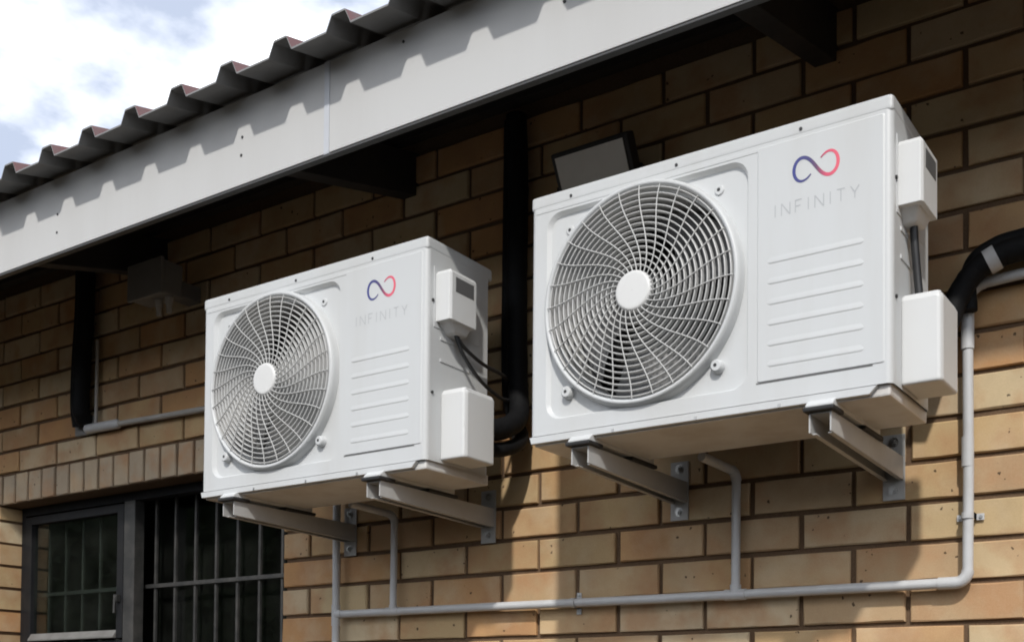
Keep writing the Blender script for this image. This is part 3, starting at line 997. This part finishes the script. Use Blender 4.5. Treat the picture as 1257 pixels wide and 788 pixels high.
# ------------------------------------------------------------------ brackets
def bracket(xc, ztop, label):
    root = empty('wall_bracket', (xc, 0, ztop - 0.085), label, 'bracket', 'grey steel brackets carrying the air conditioners')
    w, t_ = 0.021, 0.0028
    zt = 0.085
    ya, yb = -0.440, -0.006
    mb = MB()
    # inverted channel: two cheeks deeper towards the wall, top plate
    for s in (-1, 1):
        x0 = s * w - (t_ if s > 0 else 0); x1 = x0 + t_
        mb.prism([(ya, zt - 0.036), (ya, zt - 0.0030), (yb, zt - 0.0030), (yb, zt - 0.047)], 'x', x0, x1)
    mb.box(-w, w, ya + 0.002, yb, zt - 0.0029, zt)
    # turned-in bottom lips
    mb.prism([(ya + 0.012, zt - 0.0372), (ya + 0.012, zt - 0.0349), (yb, zt - 0.0458), (yb, zt - 0.0481)], 'x', -w + 0.0005, -w + 0.010)
    mb.prism([(ya + 0.012, zt - 0.0372), (ya + 0.012, zt - 0.0349), (yb, zt - 0.0458), (yb, zt - 0.0481)], 'x', w - 0.010, w - 0.0005)
    mb.build('arm', M['bracket'], root)
    mb = MB(); mb.box(-0.0235, 0.0235, -0.0055, -0.0015, -0.004, 0.135)
    mb.build('wall_plate', M['bracket'], root, None, 0.0012)
    for zz in (0.016, 0.118):
        mb = MB()
        hexp = [(0.0075 * math.cos(R(60 * k + 10)), zz + 0.0075 * math.sin(R(60 * k + 10))) for k in range(6)]
        mb.prism(hexp, 'y', -0.0125, -0.0072)
        mb.tube([(0, -0.0072, zz), (0, -0.0056, zz)], 0.0105, 16)
        mb.tube([(0, -0.017, zz), (0, -0.012, zz)], 0.004, 8)
        mb.build('bolt', M['bolt'], root)
    for (y0, y1) in ((-0.452, -0.395), (-0.275, -0.165)):
        mb = MB(); mb.box(-0.029, 0.029, y0, y1, zt + 0.0002, zt + 0.0085)
        mb.build('rubber_pad', M['rubber'], root, None, 0.003)
    return root
bracket(BX['a'][1], 0.3518, 'grey steel wall bracket under the right end of the right air conditioner')
bracket(BX['a'][0], 0.3518, 'grey steel wall bracket under the fan end of the right air conditioner')
bracket(BX['b'][1], 0.3398, 'grey steel wall bracket under the valve cover end of the left air conditioner')
bracket(BX['b'][0], 0.3398, 'grey steel wall bracket jutting out in front of the barred window')

# ------------------------------------------------------------------ white drain pipe run
PY = -0.028
PR = 0.0108
drain = empty('drain_pipe', (-0.87, PY, 0.079), 'white plastic drain pipe running along the brick wall below both air conditioners', 'pipe')
DP0 = Vector((-0.87, PY, 0.079))
def dpart(name, fn, m_='pvc', parent=None):
    mb = MB(); fn(mb)
    mb.v = [tuple(Vector(p) - DP0) for p in mb.v]
    return mb.build(name, M[m_], parent or drain)
XL, XR, XT1, XT2, HZ = -1.752, 0.011, -1.533, -0.499, 0.079
def elbow(mb, p, d1, d2, r, rad, n=8):
    """bend at corner p joining directions d1 (coming from) and d2 (going to)"""
    p, d1, d2 = Vector(p), Vector(d1), Vector(d2)
    pts = []
    for i in range(n + 1):
        a = R(90 * i / n)
        pts.append(p + d1 * rad * (1 - math.sin(a)) + d2 * rad * (1 - math.cos(a)))
    mb.tube(pts, r, 14)
dpart('pipe', lambda mb: mb.tube([(XL + 0.012, PY, HZ + 0.003), (-1.2, PY, HZ + 0.0015), (-0.7, PY, HZ - 0.001), (XR - 0.03, PY, HZ)], PR, 16))
dpart('pipe', lambda mb: mb.tube([(XL, PY, GZ + 0.1), (XL + 0.001, PY, -0.4), (XL, PY, HZ), (XL - 0.002, PY, 0.44)], PR, 16))
dpart('pipe', lambda mb: mb.tube([(XR, PY, HZ + 0.022), (XR + 0.0015, PY, 0.30), (XR, PY, 0.645)], PR, 16))
dpart('pipe', lambda mb: mb.tube([(XT1, PY, HZ), (XT1 + 0.002, PY, 0.330)], PR * 0.9, 14))
dpart('pipe', lambda mb: mb.tube([(XT2, PY, HZ), (XT2 + 0.001, PY, 0.338)], PR * 0.95, 14))
dpart('elbow', lambda mb: elbow(mb, (XR, PY, HZ), (-1, 0, 0), (0, 0, 1), PR * 1.16, 0.024))
dpart('elbow', lambda mb: elbow(mb, (XT1 + 0.002, PY, 0.348), (0, 0, -1), (-0.1, -0.99, 0.06), PR * 1.0, 0.020))
dpart('elbow', lambda mb: elbow(mb, (XT2 + 0.001, PY, 0.356), (0, 0, -1), (-0.12, -0.98, 0.08), PR * 1.06, 0.020))
dpart('pipe', lambda mb: mb.tube([(XT1 + 0.001, PY - 0.018, 0.3492), (XT1 - 0.014, PY - 0.155, 0.3575)], PR * 0.9, 14))
dpart('pipe', lambda mb: mb.tube([(XT2 - 0.001, PY - 0.018, 0.3575), (XT2 - 0.017, PY - 0.140, 0.367)], PR * 0.95, 14))
# tees and sockets: slightly wider sleeves
def sleeve(a, b_, k=1.18):
    dpart('socket', lambda mb: mb.tube([a, b_], PR * k, 16))
sleeve((XT2 - 0.026, PY, HZ - 0.0008), (XT2 + 0.026, PY, HZ - 0.0008)); sleeve((XT2, PY, HZ), (XT2, PY, HZ + 0.022))
sleeve((XT1 - 0.024, PY, HZ + 0.0025), (XT1 + 0.024, PY, HZ + 0.0025), 1.12); sleeve((XT1, PY, HZ), (XT1, PY, HZ + 0.02), 1.05)
sleeve((XL, PY, HZ - 0.03), (XL, PY, HZ + 0.03), 1.16); sleeve((XL, PY, HZ + 0.003), (XL + 0.024, PY, HZ + 0.003), 1.14)
sleeve((XR, PY, 0.312), (XR, PY, 0.372), 1.15); sleeve((XR, PY, 0.550), (XR, PY, 0.648), 1.22)
sleeve((XR - 0.058, PY, HZ), (XR - 0.022, PY, HZ), 1.17)
# top bend to the right
dpart('elbow', lambda mb: elbow(mb, (XR, PY, 0.678), (0, 0, -1), (1, 0, 0.05), PR * 1.12, 0.034))
dpart('pipe', lambda mb: mb.tube([(XR + 0.030, PY, 0.6795), (XR + 0.20, PY, 0.688), (0.62, PY, 0.70)], PR, 14))
# saddle clips
def saddle(p, axis):
    def fn(mb):
        x, y, z_ = p
        pts = []
        for k in range(9):
            a = R(180 * k / 8)
            pts.append((math.cos(a) * (PR + 0.0012), -math.sin(a) * (PR + 0.0012)))
        prof2 = [(PR + 0.016, -0.0 - y - 0.003)] + [(PR + 0.0012, -y - 0.003)] + pts + [(-PR - 0.0012, -y - 0.003), (-PR - 0.016, -y - 0.003)]
        vs, fs = [], []
        for (s, d) in prof2:
            for q in (-0.0065, 0.0065):
                for th in (0, -0.0022):
                    yy = y + d + th
                    vs.append((x + s, yy, z_ + q) if axis == 'z' else (x + q, yy, z_ + s))
        n_ = len(prof2)
        for i in range(n_ - 1):
            a, b_ = i * 4, (i + 1) * 4
            fs += [(a, a + 2, b_ + 2, b_), (a + 1, b_ + 1, b_ + 3, a + 3), (a, b_, b_ + 1, a + 1), (a + 2, a + 3, b_ + 3, b_ + 2)]
        mb.add(vs, fs)
    cl = dpart('saddle_clip', fn)
    def sc(mb):
        x, y, z_ = p
        for s in (-1, 1):
            q = (x + s * (PR + 0.010), -0.0055, z_) if axis == 'z' else (x, -0.0055, z_ + s * (PR + 0.010))
            mb.tube([q, (q[0], -0.008, q[2])], 0.0034, 8)
    dpart('screw', sc, 'bolt', None)
saddle((XR, PY, 0.213), 'z')
saddle((-0.935, PY, HZ), 'x')
saddle((XL, PY, -0.3), 'z')

# ------------------------------------------------------------------ insulated pipes and other services
def thing_tube(name, label, cat, pts, r, m_, n=8, seg=16, wob=0.0):
    P = smooth_path(pts, n)
    rs = [r * (1 + random.uniform(-wob, wob)) for _ in P]
    o0 = Vector(pts[0])
    mb = MB(); mb.tube([p - o0 for p in P], rs, seg)
    root = empty(name, o0, label, cat)
    mb.build('sleeve', M[m_], root)
    return root, o0
# right: leaves the right unit's valve cover, up and away to the right
root, o0 = thing_tube('insulated_pipe', 'black foam insulated pipe curving from the right air conditioner out of frame', 'pipe',
    [(-0.02, -0.16, 0.53), (-0.012, -0.10, 0.585), (0.002, -0.075, 0.64), (0.030, -0.070, 0.685), (0.075, -0.068, 0.710), (0.16, -0.064, 0.722), (0.62, -0.06, 0.74)], 0.0235, 'foam', 8, 18, 0.03)
mb = MB(); mb.tube([Vector(p) - o0 for p in ((0.058, -0.0690, 0.7025), (0.078, -0.068, 0.7115))], 0.0252, 18); mb.build('tape_band', M['tape'], root)
mb = MB(); mb.tube([Vector(p) - o0 for p in smooth_path([(0.02, -0.05, 0.62), (0.02, -0.05, 0.70), (0.06, -0.05, 0.738), (0.16, -0.045, 0.752), (0.6, -0.04, 0.77)], 8)], 0.016, 14); mb.build('sleeve', M['foam'], root)
# middle: from the left unit up the wall into the eaves
root, o0 = thing_tube('insulated_pipe', 'black foam insulated pipe climbing the wall between the two air conditioners', 'pipe',
    [(-1.085, -0.235, 0.490), (-1.066, -0.16, 0.500), (-1.070, -0.085, 0.545), (-1.095, -0.05, 0.62), (-1.105, -0.042, 0.72), (-1.108, -0.042, 0.95), (-1.106, -0.042, 1.15), (-1.112, -0.045, 1.34)], 0.0265, 'foam', 8, 18, 0.03)
mb = MB(); mb.tube([Vector(p) - o0 for p in smooth_path([(-1.10, -0.235, 0.44), (-1.07, -0.14, 0.455), (-1.075, -0.06, 0.50), (-1.125, -0.035, 0.58), (-1.142, -0.03, 0.70), (-1.142, -0.03, 1.0), (-1.14, -0.03, 1.34)], 8)], 0.018, 14)
mb.build('sleeve', M['foam'], root)
mb = MB(); mb.box(-0.022, 0.022, -0.005, 0.005, -0.012, 0.012)
q = mb.build('pipe_clip', M['pvcdull'], root, None, 0.002); q.location = Vector((-1.118, -0.012, 0.525)) - o0
# left: trunk in the far corner
root, o0 = thing_tube('insulated_pipe', 'black insulated pipe bundle rising into the eaves at the far left', 'pipe',
    [(-2.985, -0.02, 0.800), (-2.970, -0.05, 0.84), (-2.965, -0.052, 0.93), (-2.962, -0.05, 1.05), (-2.95, -0.05, 1.15), (-2.95, -0.05, 1.34)], 0.029, 'foam', 8, 16, 0.05)
mb = MB(); mb.tube([Vector(p) - o0 for p in smooth_path([(-3.02, -0.02, 0.79), (-3.012, -0.035, 0.86), (-3.010, -0.035, 1.0), (-2.995, -0.035, 1.2), (-2.995, -0.035, 1.34)], 6)], 0.024, 14); mb.build('sleeve', M['foam'], root)
mb = MB(); mb.box(-3.058, -2.95, -0.014, -0.002, 0.762, 0.825); mb.v = [tuple(Vector(p) - o0) for p in mb.v]
mb.build('wall_flange', M['box'], root, None, 0.003)
mb = MB(); mb.tube([Vector(p) - o0 for p in ((-2.926, -0.02, 0.79), (-2.925, -0.02, 1.08))], 0.006, 8); mb.build('conduit', M['pvcdull'], root)
# thin pale pipe to the left of the left unit
o0 = Vector((-2.98, -0.022, 0.775))
root = empty('wall_conduit', o0, 'thin pale pipe with thick end sleeve above the window lintel', 'pipe')
mb = MB(); mb.tube([Vector(p) - o0 for p in ((-2.80, -0.022, 0.772), (-2.4, -0.021, 0.762), (-1.9, -0.021, 0.752))], 0.0095, 12); mb.build('pipe', M['pvcdull'], root)
mb = MB(); mb.tube([Vector(p) - o0 for p in ((-2.975, -0.024, 0.776), (-2.968, -0.024, 0.7755), (-2.80, -0.023, 0.772), (-2.79, -0.022, 0.772))], [0.012, 0.0165, 0.0165, 0.011], 14); mb.build('end_sleeve', M['pvc'], root)

# junction box by the left eaves
o0 = Vector((-2.43, 0, 1.04))
root = empty('junction_box', o0, 'dim grey junction box high on the wall beside the far left pipe bundle', 'box')
mb = MB(); mb.box(-0.080, 0.080, -0.18, -0.110, 0.045, 0.150); mb.build('body', M['box'], root, None, 0.006)
mb = MB(); mb.box(-0.085, 0.085, -0.193, -0.1805, 0.040, 0.155); mb.build('lid', M['box'], root, None, 0.005)
mb = MB(); mb.box(-0.03, 0.03, -0.1095, -0.0025, 0.075, 0.125); mb.build('mounting_arm', M['box'], root, None, 0.003)
for xx in (0.010, 0.060):
    mb = MB(); mb.tube([(xx, -0.145, 0.044), (xx, -0.145, 0.025), (xx, -0.145, 0.02), (xx, -0.143, -0.005)], [0.013, 0.013, 0.009, 0.009], 10); mb.build('cable_gland', M['pvcdull'], root)

# floodlight above the right unit
o0 = Vector((-0.815, 0.0, 1.065))
root = empty('floodlight', o0, 'grey faced floodlight under the eaves above the right air conditioner', 'floodlight')
tilt = Matrix.Rotation(R(28), 4, 'X')
def tl(mb, name, m_, bevel=0):
    mb.v = [tuple(tilt @ Vector(p) + Vector((0, -0.12, 0.0))) for p in mb.v]
    return mb.build(name, M[m_], root, None, bevel)
mb = MB(); mb.box(-0.105, 0.105, -0.012, 0.028, -0.085, 0.085); tl(mb, 'housing', 'lampbody', 0.006)
mb = MB(); mb.box(-0.093, 0.093, -0.0155, -0.0125, -0.074, 0.074); tl(mb, 'lamp_glass', 'lampface', 0.001)
for k in range(7):
    mb = MB(); mb.box(-0.085 + k * 0.0275, -0.080 + k * 0.0275, 0.0285, 0.044, -0.07, 0.07); tl(mb, 'cooling_fin', 'lampbody')
mb = MB(); mb.box(-0.118, 0.118, -0.004, -0.0005, -0.02, 0.02); mb.box(-0.118, -0.112, -0.12, -0.0045, -0.015, 0.015); mb.box(0.112, 0.118, -0.12, -0.0045, -0.015, 0.015)
mb.build('yoke', M['lampbody'], root, None, 0.001)

# ------------------------------------------------------------------ unseen leafy screen added behind the camera to darken the window reflections
hz = empty('added_hedge', (-17.0, -8.5, GZ), 'unseen leafy screen added to keep sky out of the window panes', 'added_hedge')
rg = random.Random(3)
mb = MB()
vs, fs = [], []
for i in range(24000):
    x = rg.uniform(-9, 9); y = rg.uniform(-1.2, 1.2); zz = rg.uniform(0.05, 1) ** 0.8 * (5.6 + 0.5 * math.sin(x * 1.3) + 0.4 * math.sin(x * 3.1 + 1))
    s = rg.uniform(0.08, 0.17)
    a = Vector((rg.uniform(-1, 1), rg.uniform(-1, 1), rg.uniform(-1, 1))).normalized(); b_ = a.orthogonal().normalized()
    c0 = Vector((x, y, zz)); n0 = len(vs)
    vs += [c0 - a * s, c0 + b_ * s * 0.5, c0 + a * s, c0 - b_ * s * 0.5]; fs.append((n0, n0 + 1, n0 + 2, n0 + 3))
mb.add(vs, fs)
q = mb.build('foliage', M['leaf'], hz)
mb = MB()
for k in range(9):
    x = -8 + k * 2.0
    mb.tube([(x, 0, 0), (x + 0.1, 0.05, 1.4), (x + 0.05, 0, 5.0)], [0.09, 0.07, 0.03], 7)
mb.build('stems', M['timber'], hz)
mb = MB(); mb.box(-8.6, 8.6, -0.5, 0.5, 0.3, 4.9); mb.build('screen_core', M['leaf'], hz, None, 0.2)  # solid core added so no sky shows through the leaves

# ------------------------------------------------------------------ unseen tree ring added to block low sky and darken the upper wall
mb = MB()
vs, fs = [], []
for i in range(16000):
    a = rg.uniform(R(165), R(375))
    rr = rg.uniform(52, 60)
    x, y = rr * math.cos(a), rr * math.sin(a)
    top = 6.4 + 1.1 * math.sin(a * 23) + 0.9 * math.sin(a * 57 + 1.0) + 0.5 * math.sin(a * 131)
    zz = GZ + rg.uniform(0.02, 1) ** 0.7 * top
    s_ = rg.uniform(0.35, 0.8)
    d = Vector((rg.uniform(-1, 1), rg.uniform(-1, 1), rg.uniform(-1, 1))).normalized(); e = d.orthogonal().normalized()
    c0 = Vector((x, y, zz)); n0 = len(vs)
    vs += [c0 - d * s_, c0 + e * s_ * 0.6, c0 + d * s_, c0 - e * s_ * 0.6]; fs.append((n0, n0 + 1, n0 + 2, n0 + 3))
mb.add(vs, fs)
sky_block = mb.build('sky_block_trees', M['leaf'])
sky_block['kind'] = 'stuff'
sky_block['label'] = 'unseen line of trees added to block low sky from the upper wall'
sky_block['category'] = 'added trees'
